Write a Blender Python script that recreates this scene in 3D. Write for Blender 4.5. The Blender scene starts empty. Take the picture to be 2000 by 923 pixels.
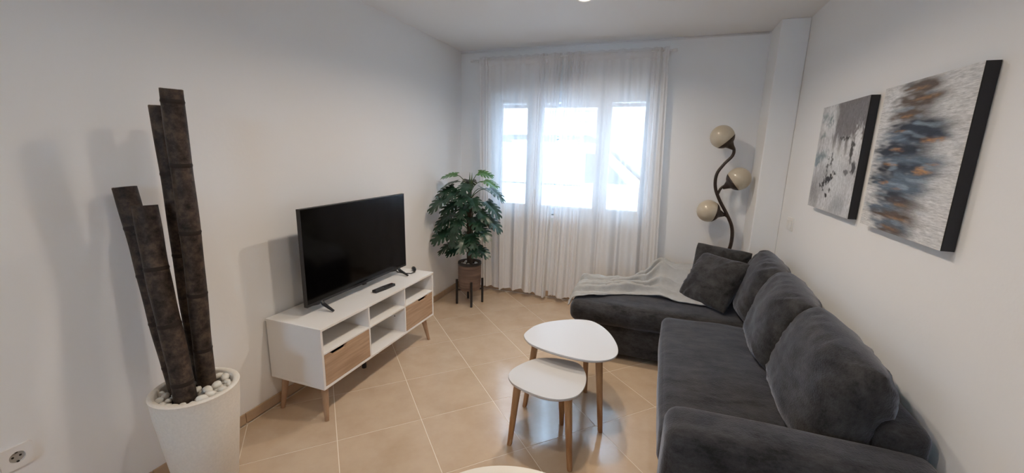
import bpy, bmesh, math, random
from mathutils import Vector, Matrix, noise

# ------------------------------------------------------------------ scene, camera, world, light
scene = bpy.context.scene
C = scene.collection
CAM_H = 1.52
cam_data = bpy.data.cameras.new('camera')
cam_data.sensor_fit = 'HORIZONTAL'
cam_data.sensor_width = 36.0
cam_data.lens = 36.0 * 803.0 / 2000.0
cam_data.clip_start = 0.02
cam = bpy.data.objects.new('camera', cam_data)
C.objects.link(cam)
cam.matrix_world = Matrix(((0.9394857, -0.09086051, 0.33031953, 0.0),
                           (0.34186654, 0.18609651, -0.92113808, 0.0),
                           (0.02222376, 0.97832124, 0.20589718, CAM_H),
                           (0, 0, 0, 1)))
scene.camera = cam
scene.view_settings.view_transform = 'Standard'
scene.view_settings.look = 'None'
scene.view_settings.gamma = 1.0
scene.view_settings.use_curve_mapping = False
scene.view_settings.exposure = 0.45
try:
    scene.cycles.use_denoising = True
    scene.cycles.max_bounces = 10
    scene.cycles.diffuse_bounces = 6
    scene.cycles.transparent_max_bounces = 16
    scene.cycles.sample_clamp_indirect = 6.0
    scene.cycles.caustics_reflective = False
    scene.cycles.caustics_refractive = False
except Exception:
    pass
world = bpy.data.worlds.new('overcast_sky')
scene.world = world
world.use_nodes = True
_bg = world.node_tree.nodes['Background']
_bg.inputs['Color'].default_value = (0.52, 0.745, 1.0, 1)
_bg.inputs['Strength'].default_value = 31.0
LAMP_POWER = (10.0, 7.5, 4.8, 2.5)          # watts, window end to far end
LAMP_COLOR = (1.0, 0.855, 0.685)
LAMPS = [(-0.58, 2.912), (-0.50, 1.90), (-0.50, 0.95), (-0.40, -0.9)]  # last one is added out of view to light the near end

# room (metres)
LW, RW, BW, RB, CH = -2.045, 0.90, 4.04, -2.6, 2.493
WT = 0.26                                     # outer wall thickness
WX0, WX1, WZ0, WZ1 = -1.735, -0.075, 0.88, 2.08   # window opening

# ------------------------------------------------------------------ helpers
class MB:
    """collects geometry for ONE mesh object"""
    def __init__(s): s.v = []; s.f = []
    def add(s, vs, fs):
        o = len(s.v); s.v += [tuple(v) for v in vs]; s.f += [tuple(i + o for i in f) for f in fs]; return s
    def box(s, x0, x1, y0, y1, z0, z1):
        return s.add([(x0,y0,z0),(x1,y0,z0),(x1,y1,z0),(x0,y1,z0),(x0,y0,z1),(x1,y0,z1),(x1,y1,z1),(x0,y1,z1)],
                     [(0,3,2,1),(4,5,6,7),(0,1,5,4),(1,2,6,5),(2,3,7,6),(3,0,4,7)])
    def prism(s, poly, a0, a1, axis='z'):
        def P(p, a):
            return {'z': (p[0], p[1], a), 'x': (a, p[0], p[1]), 'y': (p[0], a, p[1])}[axis]
        n = len(poly)
        return s.add([P(p, a0) for p in poly] + [P(p, a1) for p in poly],
                     [tuple(range(n))[::-1], tuple(range(n, 2*n))] + [(i, (i+1) % n, n+(i+1) % n, n+i) for i in range(n)])
    def tube(s, pts, radii, n=12, cap=True, flat=1.0):
        pts = [Vector(p) for p in pts]; m = len(pts)
        if not hasattr(radii, '__len__'): radii = [radii]*m
        prev = None; vs = []
        for i, p in enumerate(pts):
            t = (pts[min(i+1, m-1)] - pts[max(i-1, 0)]).normalized()
            if prev is None:
                a = Vector((0,0,1)) if abs(t.z) < .9 else Vector((1,0,0))
                u = t.cross(a).normalized()
            else:
                u = (prev - t*prev.dot(t)).normalized()
            prev = u; w = t.cross(u)
            for k in range(n):
                a = 2*math.pi*k/n
                vs.append(p + (u*math.cos(a) + w*math.sin(a)*flat)*radii[i])
        fs = [(i*n+k, i*n+(k+1) % n, (i+1)*n+(k+1) % n, (i+1)*n+k) for i in range(m-1) for k in range(n)]
        if cap: fs += [tuple(range(n))[::-1], tuple(range((m-1)*n, m*n))]
        return s.add(vs, fs)
    def lathe(s, prof, n=32, c=(0,0,0), closed=False):
        vs = []; m = len(prof)
        for r, z in prof:
            for k in range(n):
                a = 2*math.pi*k/n; vs.append((c[0]+r*math.cos(a), c[1]+r*math.sin(a), c[2]+z))
        fs = [(i*n+k, i*n+(k+1) % n, (i+1)*n+(k+1) % n, (i+1)*n+k) for i in range(m-1) for k in range(n)]
        if closed: fs += [((m-1)*n+k, (m-1)*n+(k+1) % n, (k+1) % n, k) for k in range(n)]
        else:
            if prof[0][0] > 1e-6: fs.append(tuple(range(n))[::-1])
            if prof[-1][0] > 1e-6: fs.append(tuple(range((m-1)*n, m*n)))
        return s.add(vs, fs)
    def grid(s, fn, nu, nv):
        vs = [fn(i/nu, j/nv) for j in range(nv+1) for i in range(nu+1)]
        fs = [(j*(nu+1)+i, j*(nu+1)+i+1, (j+1)*(nu+1)+i+1, (j+1)*(nu+1)+i) for j in range(nv) for i in range(nu)]
        return s.add(vs, fs)
    def mesh(s, name, merge=0.0):
        me = bpy.data.meshes.new(name); me.from_pydata(s.v, [], s.f); me.update()
        bm = bmesh.new(); bm.from_mesh(me)
        if merge: bmesh.ops.remove_doubles(bm, verts=bm.verts, dist=merge)
        bmesh.ops.recalc_face_normals(bm, faces=bm.faces)
        bm.to_mesh(me); bm.free(); return me
    def build(s, name, mat, parent=None, smooth=False, bevel=0, seg=2, merge=0.0, loc=None, angle=None):
        me = s.mesh(name, merge); me.materials.append(mat)
        return link(name, me, parent, smooth, bevel, seg, loc, angle)

def link(name, me, parent=None, smooth=False, bevel=0, seg=2, loc=None, angle=None):
    o = bpy.data.objects.new(name, me); C.objects.link(o)
    if smooth:
        me.polygons.foreach_set('use_smooth', [True]*len(me.polygons))
        if angle: me.set_sharp_from_angle(angle=math.radians(angle))
    if bevel:
        b = o.modifiers.new('bevel', 'BEVEL'); b.width = bevel; b.segments = seg; b.limit_method = 'ANGLE'; b.angle_limit = math.radians(40)
    if loc is not None: o.location = loc
    if parent: o.parent = parent
    return o

def tag(o, label, cat, group=None):
    o['label'] = label; o['category'] = cat
    if group: o['group'] = group
    return o
def thing(name, label, cat, loc=(0,0,0), group=None):
    o = bpy.data.objects.new(name, None); C.objects.link(o); o.location = loc; o.empty_display_size = .1
    return tag(o, label, cat, group)
def struct(o): o['kind'] = 'structure'; return o
def stuff(o): o['kind'] = 'stuff'; return o

def rounded_box(lo, hi, r, n=10, puff=(0,0,0), nz=0.0, seed=0, nscale=4.0):
    """a soft upholstered block: rounded edges, slightly puffed faces, small lumps"""
    lo = Vector(lo); hi = Vector(hi); c = (lo+hi)/2; h = (hi-lo)/2
    m = MB(); so = Vector((seed*7.3, seed*3.1, seed*5.7))
    def mp(p):
        q = Vector((p.x*h.x, p.y*h.y, p.z*h.z))
        inn = Vector([max(-(h[i]-r), min(h[i]-r, q[i])) for i in range(3)])
        d = q - inn
        if d.length > 1e-9:
            d = d.normalized()*r
        w = inn + d
        for i in range(3):
            if puff[i]:
                o = [k for k in range(3) if k != i]
                f = max(0, 1-(p[o[0]])**2)*max(0, 1-(p[o[1]])**2)
                w[i] += puff[i]*f*(p[i])
        if nz:
            w += (d.normalized() if d.length > 1e-9 else Vector((0,0,1)))*nz*noise.noise(w*nscale+so)
        return c + w
    ax = [(0,1,2,1),(0,1,2,-1),(1,2,0,1),(1,2,0,-1),(2,0,1,1),(2,0,1,-1)]
    for a, b, cc, sg in ax:
        def fn(u, v):
            def warp(t):       # denser towards the edges
                t = 2*t-1
                return math.sin(t*math.pi/2)
            p = Vector((0,0,0)); p[a] = warp(u); p[b] = warp(v); p[cc] = sg
            return mp(p)
        m.grid(fn, n, n)
    return m

def pillow(w, h, t, seed=0, wr=0.006, n=40, pw=.5, ex=3.0, ears=0.0, sag=0.0):
    """a stuffed cushion lying in its own x (width) / z (height) plane, thickness along y, base at z=0; ears > 0 pulls the corners out"""
    m = MB(); so = Vector((seed*11.7, seed*4.9, seed*2.3))
    for sg in (1, -1):
        def fn(u, v):
            a = math.sin((2*u-1)*math.pi/2); b = math.sin((2*v-1)*math.pi/2)
            f = (max(0, 1-abs(a)**ex)*max(0, 1-abs(b)**ex))**pw
            ra, rb = (1-b*b), (1-a*a)
            x = a*w/2*(1+(.04-ears)*ra-(.07-ears*.6)*abs(b)**5)
            z = b*h/2*(1+(.04-ears)*rb-(.07-ears*.6)*abs(a)**5)
            x += .012*w*noise.noise(Vector((b*2.2, sg*0, 3))+so)*abs(a)**3; z += .012*h*noise.noise(Vector((a*2.2, 0, 6))+so)*abs(b)**3
            th = t/2*f
            # creases that run in from seams and corners, soft lumps in the middle
            ang = math.atan2(b, a); rim = (1-f)
            cr = noise.noise(Vector((ang*9, f*1.1, sg*3))+so)+.5*noise.noise(Vector((ang*19, f*2, sg*3))+so)
            cr2 = 1-abs(noise.noise(Vector((a*2.6+b*1.1, b*2.0-a*.8, sg*5))+so))*2.2
            th += wr*cr*((3.0 if ears < .05 else 1.7)*rim+.25)*min(1, f*f*6) - wr*.55*max(0, cr2)**4*min(1, f*2) + wr*1.7*noise.noise(Vector((a*1.5, b*1.5, sg*2))+so*2)*f
            zz = z + h/2
            if sag: zz -= sag*(1-abs(b))*f; th += sag*.9*max(0, -b)*f
            return (x, sg*max(th, 0.0) if f > 0 else 0, zz)
        m.grid(fn, n, n)
    return m

# ------------------------------------------------------------------ materials
def new_mat(name):
    m = bpy.data.materials.new(name); m.use_nodes = True
    nt = m.node_tree; return m, nt, nt.nodes['Principled BSDF']
def mat(name, col, rough=.5, metal=0, spec=.5, sheen=0, noise_amt=0, nscale=8, bump=0, bscale=60, stretch=None, col2=None, detail=4, coat=0, space='Object'):
    m, nt, b = new_mat(name)
    b.inputs['Base Color'].default_value = (*col, 1); b.inputs['Roughness'].default_value = rough
    b.inputs['Metallic'].default_value = metal; b.inputs['Specular IOR Level'].default_value = spec
    if sheen:
        b.inputs['Sheen Weight'].default_value = sheen; b.inputs['Sheen Roughness'].default_value = .4
        b.inputs['Sheen Tint'].default_value = (.9, .9, .95, 1)
    if coat: b.inputs['Coat Weight'].default_value = coat; b.inputs['Coat Roughness'].default_value = .1
    tc = nt.nodes.new('ShaderNodeTexCoord'); mp = nt.nodes.new('ShaderNodeMapping')
    nt.links.new(tc.outputs[space], mp.inputs['Vector'])
    if stretch: mp.inputs['Scale'].default_value = stretch
    if col2 or noise_amt:
        nz = nt.nodes.new('ShaderNodeTexNoise'); nz.inputs['Scale'].default_value = nscale; nz.inputs['Detail'].default_value = detail
        nt.links.new(mp.outputs[0], nz.inputs['Vector'])
        rp = nt.nodes.new('ShaderNodeValToRGB')
        rp.color_ramp.elements[0].position = .32; rp.color_ramp.elements[1].position = .68
        c2 = col2 or tuple(c*(1-noise_amt) for c in col)
        rp.color_ramp.elements[0].color = (*c2, 1); rp.color_ramp.elements[1].color = (*col, 1)
        nt.links.new(nz.outputs['Fac'], rp.inputs['Fac']); nt.links.new(rp.outputs['Color'], b.inputs['Base Color'])
    if bump:
        n2 = nt.nodes.new('ShaderNodeTexNoise'); n2.inputs['Scale'].default_value = bscale; n2.inputs['Detail'].default_value = 3
        nt.links.new(mp.outputs[0] if stretch else tc.outputs[space], n2.inputs['Vector'])
        bp = nt.nodes.new('ShaderNodeBump'); bp.inputs['Strength'].default_value = bump; bp.inputs['Distance'].default_value = .004
        nt.links.new(n2.outputs['Fac'], bp.inputs['Height']); nt.links.new(bp.outputs['Normal'], b.inputs['Normal'])
    return m

M = {}
M['wall'] = mat('wall_paint', (.855, .858, .862), .65, spec=.25, bump=.10, bscale=60)
M['ceiling'] = mat('ceiling_paint', (.88, .885, .89), .8, spec=.2)
M['grout'] = mat('grout', (.78, .70, .60), .8)
M['skirting'] = mat('skirting_tile', (.50, .355, .235), .35, noise_amt=.15, nscale=9)
M['white_lacquer'] = mat('white_lacquer', (.83, .82, .81), .38)
M['table_white'] = mat('table_white', (.55, .55, .56), .33)
M['cream_top'] = mat('cream_top', (.74, .70, .63), .35)
M['oak'] = mat('oak_veneer', (.50, .33, .21), .5, col2=(.36, .225, .135), nscale=5, stretch=(6, .9, 14), detail=6)
M['leg_wood'] = mat('leg_wood', (.44, .245, .115), .45, col2=(.31, .16, .07), nscale=7, stretch=(8, 8, 1), detail=5)
M['stand_leg'] = mat('stand_leg_wood', (.42, .27, .165), .5, col2=(.33, .2, .12), nscale=7, stretch=(8, 8, 1))
M['black_plastic'] = mat('black_plastic', (.012, .012, .014), .38)
M['screen'] = mat('tv_screen', (.0012, .0012, .0016), .10, spec=.17)
M['rubber'] = mat('rubber_buttons', (.11, .11, .12), .5)
M['red_button'] = mat('red_button', (.35, .03, .03), .5)
M['metal_black'] = mat('black_metal', (.012, .011, .011), .45, metal=.0)
M['planter'] = mat('planter_terrazzo', (.84, .80, .735), .75, noise_amt=.07, nscale=110, bump=.22, bscale=140)
M['pebble'] = mat('pebble_white', (.80, .775, .72), .45, noise_amt=.12, nscale=14)
M['soil'] = mat('soil', (.03, .024, .02), .9)
M['switch'] = mat('switch_plastic', (.80, .79, .77), .3)
M['socket'] = mat('socket_plastic', (.84, .83, .82), .35)
M['socket_shaded'] = mat('socket_shaded_plastic', (.42, .40, .37), .5)  # shade of the recess put into the colour
M['hole'] = mat('socket_hole', (.01, .01, .01), .6)
M['lamp_metal'] = mat('lamp_brown_metal', (.035, .018, .012), .42, noise_amt=.5, nscale=40, bump=.3, bscale=80)
M['globe'] = mat('globe_glass', (.54, .465, .35), .28, noise_amt=.08, nscale=6, coat=.3)
M['trunk'] = mat('plant_trunk', (.10, .07, .045), .8, noise_amt=.7, nscale=14, stretch=(3, 3, .6), bump=.9, bscale=30)
M['stem'] = mat('leaf_stem', (.05, .10, .035), .5)
M['leaf'] = mat('monstera_leaf', (.020, .062, .034), .34, col2=(.008, .030, .018), nscale=9)
M['leaf_light'] = mat('monstera_leaf_young', (.085, .20, .045), .38, col2=(.03, .11, .03), nscale=9)
M['pot'] = mat('pot_wood_look', (.20, .125, .085), .65, col2=(.10, .062, .045), nscale=3.2, stretch=(1.2, 1.2, 16), detail=3, bump=.6, bscale=8)
M['pot_rim'] = mat('pot_rim', (.018, .015, .014), .5)
M['canvas_edge'] = mat('canvas_edge_black', (.010, .009, .010), .6)
M['frame_white'] = mat('window_frame_white', (.80, .80, .82), .35)
M['shutter'] = mat('shutter_slat', (.76, .70, .70), .5)
M['rod'] = mat('curtain_rod_white', (.78, .78, .78), .35)
M['van_white'] = mat('van_paint', (.86, .87, .88), .35)
M['van_glass'] = mat('van_glass', (.03, .035, .04), .35)
M['van_black'] = mat('van_trim', (.02, .02, .022), .6)
M['tyre'] = mat('tyre', (.05, .05, .05), .8)
M['facade'] = mat('facade_white', (.86, .87, .87), .8)
M['facade_band'] = mat('facade_shutter', (.20, .15, .165), .8)
M['street'] = mat('street_concrete', (.56, .55, .54), .9, noise_amt=.15, nscale=5)
M['blanket'] = mat('blanket_grey', (.40, .41, .415), .9, sheen=.3, noise_amt=.10, nscale=30, bump=.5, bscale=220)

def fabric(name, a, b_, seed):
    """charcoal chenille: brushed light and dark patches of the pile"""
    m, nt, b = new_mat(name)
    b.inputs['Roughness'].default_value = .85; b.inputs['Specular IOR Level'].default_value = .15
    b.inputs['Sheen Weight'].default_value = .38; b.inputs['Sheen Roughness'].default_value = .45
    b.inputs['Sheen Tint'].default_value = (.72, .75, .85, 1)
    tc = nt.nodes.new('ShaderNodeTexCoord'); mp = nt.nodes.new('ShaderNodeMapping')
    nt.links.new(tc.outputs['Object'], mp.inputs['Vector']); mp.inputs['Location'].default_value = (seed, seed*2, 0)
    mp.inputs['Scale'].default_value = (1.0, 2.4, 1.6)
    n1 = nt.nodes.new('ShaderNodeTexNoise'); n1.inputs['Scale'].default_value = 7; n1.inputs['Detail'].default_value = 8; n1.inputs['Roughness'].default_value = .78
    nt.links.new(mp.outputs[0], n1.inputs['Vector'])
    rp = nt.nodes.new('ShaderNodeValToRGB'); rp.color_ramp.elements[0].position = .36; rp.color_ramp.elements[1].position = .64
    rp.color_ramp.elements[0].color = (*a, 1); rp.color_ramp.elements[1].color = (*b_, 1)
    nt.links.new(n1.outputs['Fac'], rp.inputs['Fac']); nt.links.new(rp.outputs['Color'], b.inputs['Base Color'])
    n2 = nt.nodes.new('ShaderNodeTexNoise'); n2.inputs['Scale'].default_value = 170; n2.inputs['Detail'].default_value = 2
    nt.links.new(tc.outputs['Object'], n2.inputs['Vector'])
    bp = nt.nodes.new('ShaderNodeBump'); bp.inputs['Strength'].default_value = .45; bp.inputs['Distance'].default_value = .004
    nt.links.new(n2.outputs['Fac'], bp.inputs['Height']); nt.links.new(bp.outputs['Normal'], b.inputs['Normal'])
    return m
M['sofa'] = fabric('sofa_charcoal', (.013, .0126, .0132), (.058, .056, .0575), 0)
M['cushion'] = fabric('cushion_charcoal', (.013, .0125, .0127), (.056, .054, .054), 3)

def tile_mat():
    m, nt, b = new_mat('floor_tile_beige')
    b.inputs['Roughness'].default_value = .14; b.inputs['Specular IOR Level'].default_value = .8
    tc = nt.nodes.new('ShaderNodeTexCoord'); oi = nt.nodes.new('ShaderNodeObjectInfo')
    va = nt.nodes.new('ShaderNodeVectorMath'); va.operation = 'MULTIPLY_ADD'
    nt.links.new(oi.outputs['Random'], va.inputs[0]); va.inputs[1].default_value = (17, 31, 5); nt.links.new(tc.outputs['Object'], va.inputs[2])
    n1 = nt.nodes.new('ShaderNodeTexNoise'); n1.inputs['Scale'].default_value = 5; n1.inputs['Detail'].default_value = 6; n1.inputs['Roughness'].default_value = .62
    nt.links.new(va.outputs[0], n1.inputs['Vector'])
    rp = nt.nodes.new('ShaderNodeValToRGB'); rp.color_ramp.elements[0].position = .3; rp.color_ramp.elements[1].position = .72
    rp.color_ramp.elements[0].color = (.52, .385, .268, 1); rp.color_ramp.elements[1].color = (.605, .468, .340, 1)
    nt.links.new(n1.outputs['Fac'], rp.inputs['Fac']); nt.links.new(rp.outputs['Color'], b.inputs['Base Color'])
    return m
M['tile'] = tile_mat()

def bamboo_mat():
    m, nt, b = new_mat('bamboo_dark')
    b.inputs['Roughness'].default_value = .55; b.inputs['Specular IOR Level'].default_value = .22
    tc = nt.nodes.new('ShaderNodeTexCoord'); oi = nt.nodes.new('ShaderNodeObjectInfo')
    va = nt.nodes.new('ShaderNodeVectorMath'); va.operation = 'MULTIPLY_ADD'
    nt.links.new(oi.outputs['Random'], va.inputs[0]); va.inputs[1].default_value = (9, 9, 9); nt.links.new(tc.outputs['Object'], va.inputs[2])
    n1 = nt.nodes.new('ShaderNodeTexNoise'); n1.inputs['Scale'].default_value = 22; n1.inputs['Detail'].default_value = 6; n1.inputs['Roughness'].default_value = .7
    nt.links.new(va.outputs[0], n1.inputs['Vector'])
    rp = nt.nodes.new('ShaderNodeValToRGB'); e = rp.color_ramp.elements
    e[0].position = .36; e[0].color = (.013, .0085, .0065, 1); e[1].position = .72; e[1].color = (.12, .080, .054, 1)
    k = e.new(.5); k.color = (.045, .030, .0215, 1)
    nt.links.new(n1.outputs['Fac'], rp.inputs['Fac']); nt.links.new(rp.outputs['Color'], b.inputs['Base Color'])
    bp = nt.nodes.new('ShaderNodeBump'); bp.inputs['Strength'].default_value = .4; bp.inputs['Distance'].default_value = .003
    nt.links.new(n1.outputs['Fac'], bp.inputs['Height']); nt.links.new(bp.outputs['Normal'], b.inputs['Normal'])
    return m
M['bamboo'] = bamboo_mat()
M['bamboo_cut'] = mat('bamboo_cut_edge', (.22, .14, .075), .8)
M['bamboo_node'] = mat('bamboo_node', (.024, .0165, .013), .65, spec=.2)

def sheer(name, trans, col):
    """thin voile: part open weave, part scattering thread"""
    m, nt, b = new_mat(name)
    nt.nodes.remove(b); out = nt.nodes['Material Output']
    d = nt.nodes.new('ShaderNodeBsdfDiffuse'); d.inputs['Color'].default_value = (*col, 1)
    t = nt.nodes.new('ShaderNodeBsdfTranslucent'); t.inputs['Color'].default_value = (*col, 1)
    x = nt.nodes.new('ShaderNodeBsdfTransparent')
    a = nt.nodes.new('ShaderNodeMixShader'); a.inputs[0].default_value = .19
    c = nt.nodes.new('ShaderNodeMixShader'); c.inputs[0].default_value = trans
    nt.links.new(d.outputs[0], a.inputs[1]); nt.links.new(t.outputs[0], a.inputs[2])
    nt.links.new(a.outputs[0], c.inputs[1]); nt.links.new(x.outputs[0], c.inputs[2]); nt.links.new(c.outputs[0], out.inputs['Surface'])
    return m
M['voile'] = sheer('curtain_voile', .15, (.90, .90, .91))
M['voile_dense'] = sheer('curtain_voile_doubled', .16, (.90, .90, .91))

def glass_mat():
    m, nt, b = new_mat('window_glass'); nt.nodes.remove(b); out = nt.nodes['Material Output']
    g = nt.nodes.new('ShaderNodeBsdfGlossy'); g.inputs['Roughness'].default_value = .02
    x = nt.nodes.new('ShaderNodeBsdfTransparent'); x.inputs['Color'].default_value = (.95, .97, .98, 1)
    c = nt.nodes.new('ShaderNodeMixShader'); fr = nt.nodes.new('ShaderNodeFresnel'); fr.inputs['IOR'].default_value = 1.3
    nt.links.new(fr.outputs[0], c.inputs[0]); nt.links.new(x.outputs[0], c.inputs[1]); nt.links.new(g.outputs[0], c.inputs[2])
    nt.links.new(c.outputs[0], out.inputs['Surface']); return m
M['glass'] = glass_mat()
def emit_mat(name, col, s):
    m, nt, b = new_mat(name); b.inputs['Base Color'].default_value = (.9, .9, .9, 1)
    b.inputs['Emission Color'].default_value = (*col, 1); b.inputs['Emission Strength'].default_value = s; return m
M['lamp_lens'] = emit_mat('downlight_lens', (1, .9, .78), 4.0)

def paint_mat(name, sx, sy):
    """pigment from the colour layer painted below, broken up by fine brush streaks"""
    m, nt, b = new_mat(name)
    b.inputs['Roughness'].default_value = .6; b.inputs['Specular IOR Level'].default_value = .3
    at = nt.nodes.new('ShaderNodeAttribute'); at.attribute_name = 'paint'
    tc = nt.nodes.new('ShaderNodeTexCoord'); mp = nt.nodes.new('ShaderNodeMapping'); mp.inputs['Scale'].default_value = (1, sx, sy)
    nt.links.new(tc.outputs['Object'], mp.inputs['Vector'])
    n = nt.nodes.new('ShaderNodeTexNoise'); n.inputs['Scale'].default_value = 14; n.inputs['Detail'].default_value = 5; n.inputs['Roughness'].default_value = .7
    nt.links.new(mp.outputs[0], n.inputs['Vector'])
    r = nt.nodes.new('ShaderNodeMapRange'); r.inputs['From Min'].default_value = .3; r.inputs['From Max'].default_value = .7
    r.inputs['To Min'].default_value = .62; r.inputs['To Max'].default_value = 1.25
    nt.links.new(n.outputs['Fac'], r.inputs['Value'])
    v = nt.nodes.new('ShaderNodeVectorMath'); v.operation = 'SCALE'
    nt.links.new(at.outputs['Color'], v.inputs[0]); nt.links.new(r.outputs[0], v.inputs['Scale'])
    nt.links.new(v.outputs[0], b.inputs['Base Color'])
    bp = nt.nodes.new('ShaderNodeBump'); bp.inputs['Strength'].default_value = .3; bp.inputs['Distance'].default_value = .003
    nt.links.new(n.outputs['Fac'], bp.inputs['Height']); nt.links.new(bp.outputs['Normal'], b.inputs['Normal'])
    return m

# ------------------------------------------------------------------ structure: floor of diagonal tiles
def clip(poly, f):
    out = []
    for i in range(len(poly)):
        a, b = poly[i], poly[(i+1) % len(poly)]; da, db = f(a), f(b)
        if da >= 0: out.append(a)
        if (da >= 0) != (db >= 0):
            t = da/(da-db); out.append((a[0]+(b[0]-a[0])*t, a[1]+(b[1]-a[1])*t))
    return out
floor = struct(MB().box(LW-.1, RW+.1, RB-.1, BW+.1, -.12, -.0009).build('floor', M['grout']))
TS, TA, TP = .4446, math.radians(45.05), (-1.1707, 1.7974)
ux, uy = math.cos(TA), math.sin(TA)
J = .0021
full_tile = MB().prism([(J, J), (TS-J, J), (TS-J, TS-J), (J, TS-J)], -.008, 0).mesh('tile'); full_tile.materials.append(M['tile'])
for i in range(-16, 17):
    for j in range(-16, 17):
        loc = [(J, J), (TS-J, J), (TS-J, TS-J), (J, TS-J)]
        wp = [(TP[0]+(i*TS+a)*ux-(j*TS+b)*uy, TP[1]+(i*TS+a)*uy+(j*TS+b)*ux) for a, b in loc]
        q = wp
        for f in (lambda p: p[0]-LW, lambda p: RW-p[0], lambda p: p[1]-RB, lambda p: BW-p[1]): q = clip(q, f) if len(q) > 2 else []
        if len(q) < 3: continue
        area = abs(sum(q[k][0]*q[(k+1) % len(q)][1]-q[(k+1) % len(q)][0]*q[k][1] for k in range(len(q))))/2
        if area < .002: continue
        if abs(area-(TS-2*J)**2) < 1e-5:
            o = link('tile', full_tile, floor)
            o.location = (TP[0]+i*TS*ux-j*TS*uy, TP[1]+i*TS*uy+j*TS*ux, 0); o.rotation_euler = (0, 0, TA)
        else:
            MB().prism(q, -.008, 0).build('tile', M['tile'], floor)

# walls, ceiling
struct(MB().box(LW-.15, LW, RB-.15, BW+WT, -.12, CH+.15).build('wall_left', M['wall']))
struct(MB().box(RW, RW+.15, RB-.15, BW+WT, -.12, CH+.15).build('wall_right', M['wall']))
wb = MB()
wb.box(LW, WX0, BW, BW+WT, -.12, CH+.1).box(WX1, RW, BW, BW+WT, -.12, CH+.1)
wb.box(WX0, WX1, BW, BW+WT, -.12, WZ0).box(WX0, WX1, BW, BW+WT, WZ1, CH+.1)
struct(wb.build('wall_back', M['wall']))
RX0, RX1, RZ0, RZ1 = -.86, -.20, 1.30, 2.0           # opening for an added window, daylight fill from behind the camera
struct(MB().box(LW, RX0, RB-.15, RB, -.12, CH+.1).box(RX1, RW, RB-.15, RB, -.12, CH+.1)
       .box(RX0, RX1, RB-.15, RB, -.12, RZ0).box(RX0, RX1, RB-.15, RB, RZ1, CH+.1).build('wall_front', M['wall']))
struct(MB().box(LW-.15, RW+.15, RB-.15, BW+WT, CH, CH+.2).build('ceiling', M['ceiling']))
struct(MB().box(.714, RW, 3.715, BW, 0, CH).build('wall_pillar', M['wall'], bevel=.006))
# added bead standing in for the lit ceiling edge on the window wall
struct(MB().tube([(LW, BW-.003, CH-.022), (.70, BW-.003, CH-.012)], .007, 8).build('lit_edge_bead', M['wall'], smooth=True))

def skirting(name, along, a0, a1, c0, c1):
    base = struct(MB().box(*((c0, c1, a0, a1) if along == 'y' else (a0, a1, c0, c1)), 0, .010).build(name, M['grout']))
    a = a0
    while a < a1-.01:
        b = min(a+TS, a1); m = MB()
        if along == 'y': m.box(c0, c1, a+.0012, b-.0012, .003, .068)
        else: m.box(a+.0012, b-.0012, c0, c1, .003, .068)
        m.build('skirting_tile', M['skirting'], base, bevel=.003); a = b
skirting('baseboard_left', 'y', RB, BW, LW, LW+.011)
skirting('baseboard_back', 'x', LW+.011, .714, BW-.011, BW)
skirting('baseboard_right', 'y', RB, 3.715, RW-.011, RW)

# window: white three-light frame with a shutter curtain box, set into the reveal
WY = BW+.10
win = struct(MB().box(WX0, WX1, WY-.03, WY+.05, WZ0, WZ0+.055).box(WX0, WX1, WY-.03, WY+.05, WZ1-.05, WZ1)
             .box(WX0, WX0+.05, WY-.03, WY+.05, WZ0+.055, WZ1-.05).box(WX1-.05, WX1, WY-.03, WY+.05, WZ0+.055, WZ1-.05)
             .box(-1.275, -1.225, WY-.03, WY+.05, WZ0+.055, WZ1-.05).box(-.590, -.545, WY-.03, WY+.05, WZ0+.055, WZ1-.05).build('window_1', M['frame_white'], bevel=.004))
for gx0, gx1 in ((-1.61, -1.335), (-1.165, -.635), (-.50, -.20)):
    x0, x1 = {-1.61: (-1.685, -1.277), -1.165: (-1.223, -.592), -.50: (-.543, -.127)}[gx0]
    z0, z1, g0, g1 = WZ0+.057, WZ1-.052, .965, 1.985
    s = MB().box(x0, gx0, WY-.042, WY+.02, z0, z1).box(gx1, x1, WY-.042, WY+.02, z0, z1).box(gx0, gx1, WY-.042, WY+.02, z0, g0).box(gx0, gx1, WY-.042, WY+.02, g1, z1).build('sash', M['frame_white'], win, bevel=.004)
    MB().box(gx0-.004, gx1+.004, WY-.012, WY-.006, g0-.004, g1+.004).build('pane', M['glass'], s)
    MB().box(gx1+.012, gx1+.032, WY-.060, WY-.042, 1.40, 1.46).box(gx1+.015, gx1+.029, WY-.075, WY-.060, 1.33, 1.45).build('handle', M['frame_white'], s, bevel=.003)
for k in range(3):
    MB().box(WX0+.02, WX1-.02, WY+.075, WY+.087, WZ1-.01-.042*(k+1), WZ1-.012-.042*k).build('shutter_slat', M['shutter'], win, bevel=.004)
MB().box(WX0-.02, WX1+.02, BW-.03, BW+.07, WZ0-.028, WZ0).build('window_sill', M['frame_white'], win, bevel=.005)

fill_win = struct(MB().box(RX0, RX1, RB-.10, RB-.04, RZ0, RZ0+.06).box(RX0, RX1, RB-.10, RB-.04, RZ1-.06, RZ1).box(RX0, RX0+.06, RB-.10, RB-.04, RZ0+.06, RZ1-.06)  # unseen window, added to bring in fill light
              .box(RX1-.06, RX1, RB-.10, RB-.04, RZ0+.06, RZ1-.06).box(-.585, -.515, RB-.10, RB-.04, RZ0+.06, RZ1-.06).build('added_fill_window', M['frame_white'], bevel=.004))
for a, b in ((RX0+.06, -.585), (-.515, RX1-.06)):
    MB().box(a, b, RB-.075, RB-.069, RZ0+.06, RZ1-.06).build('pane', M['glass'], fill_win)

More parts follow.
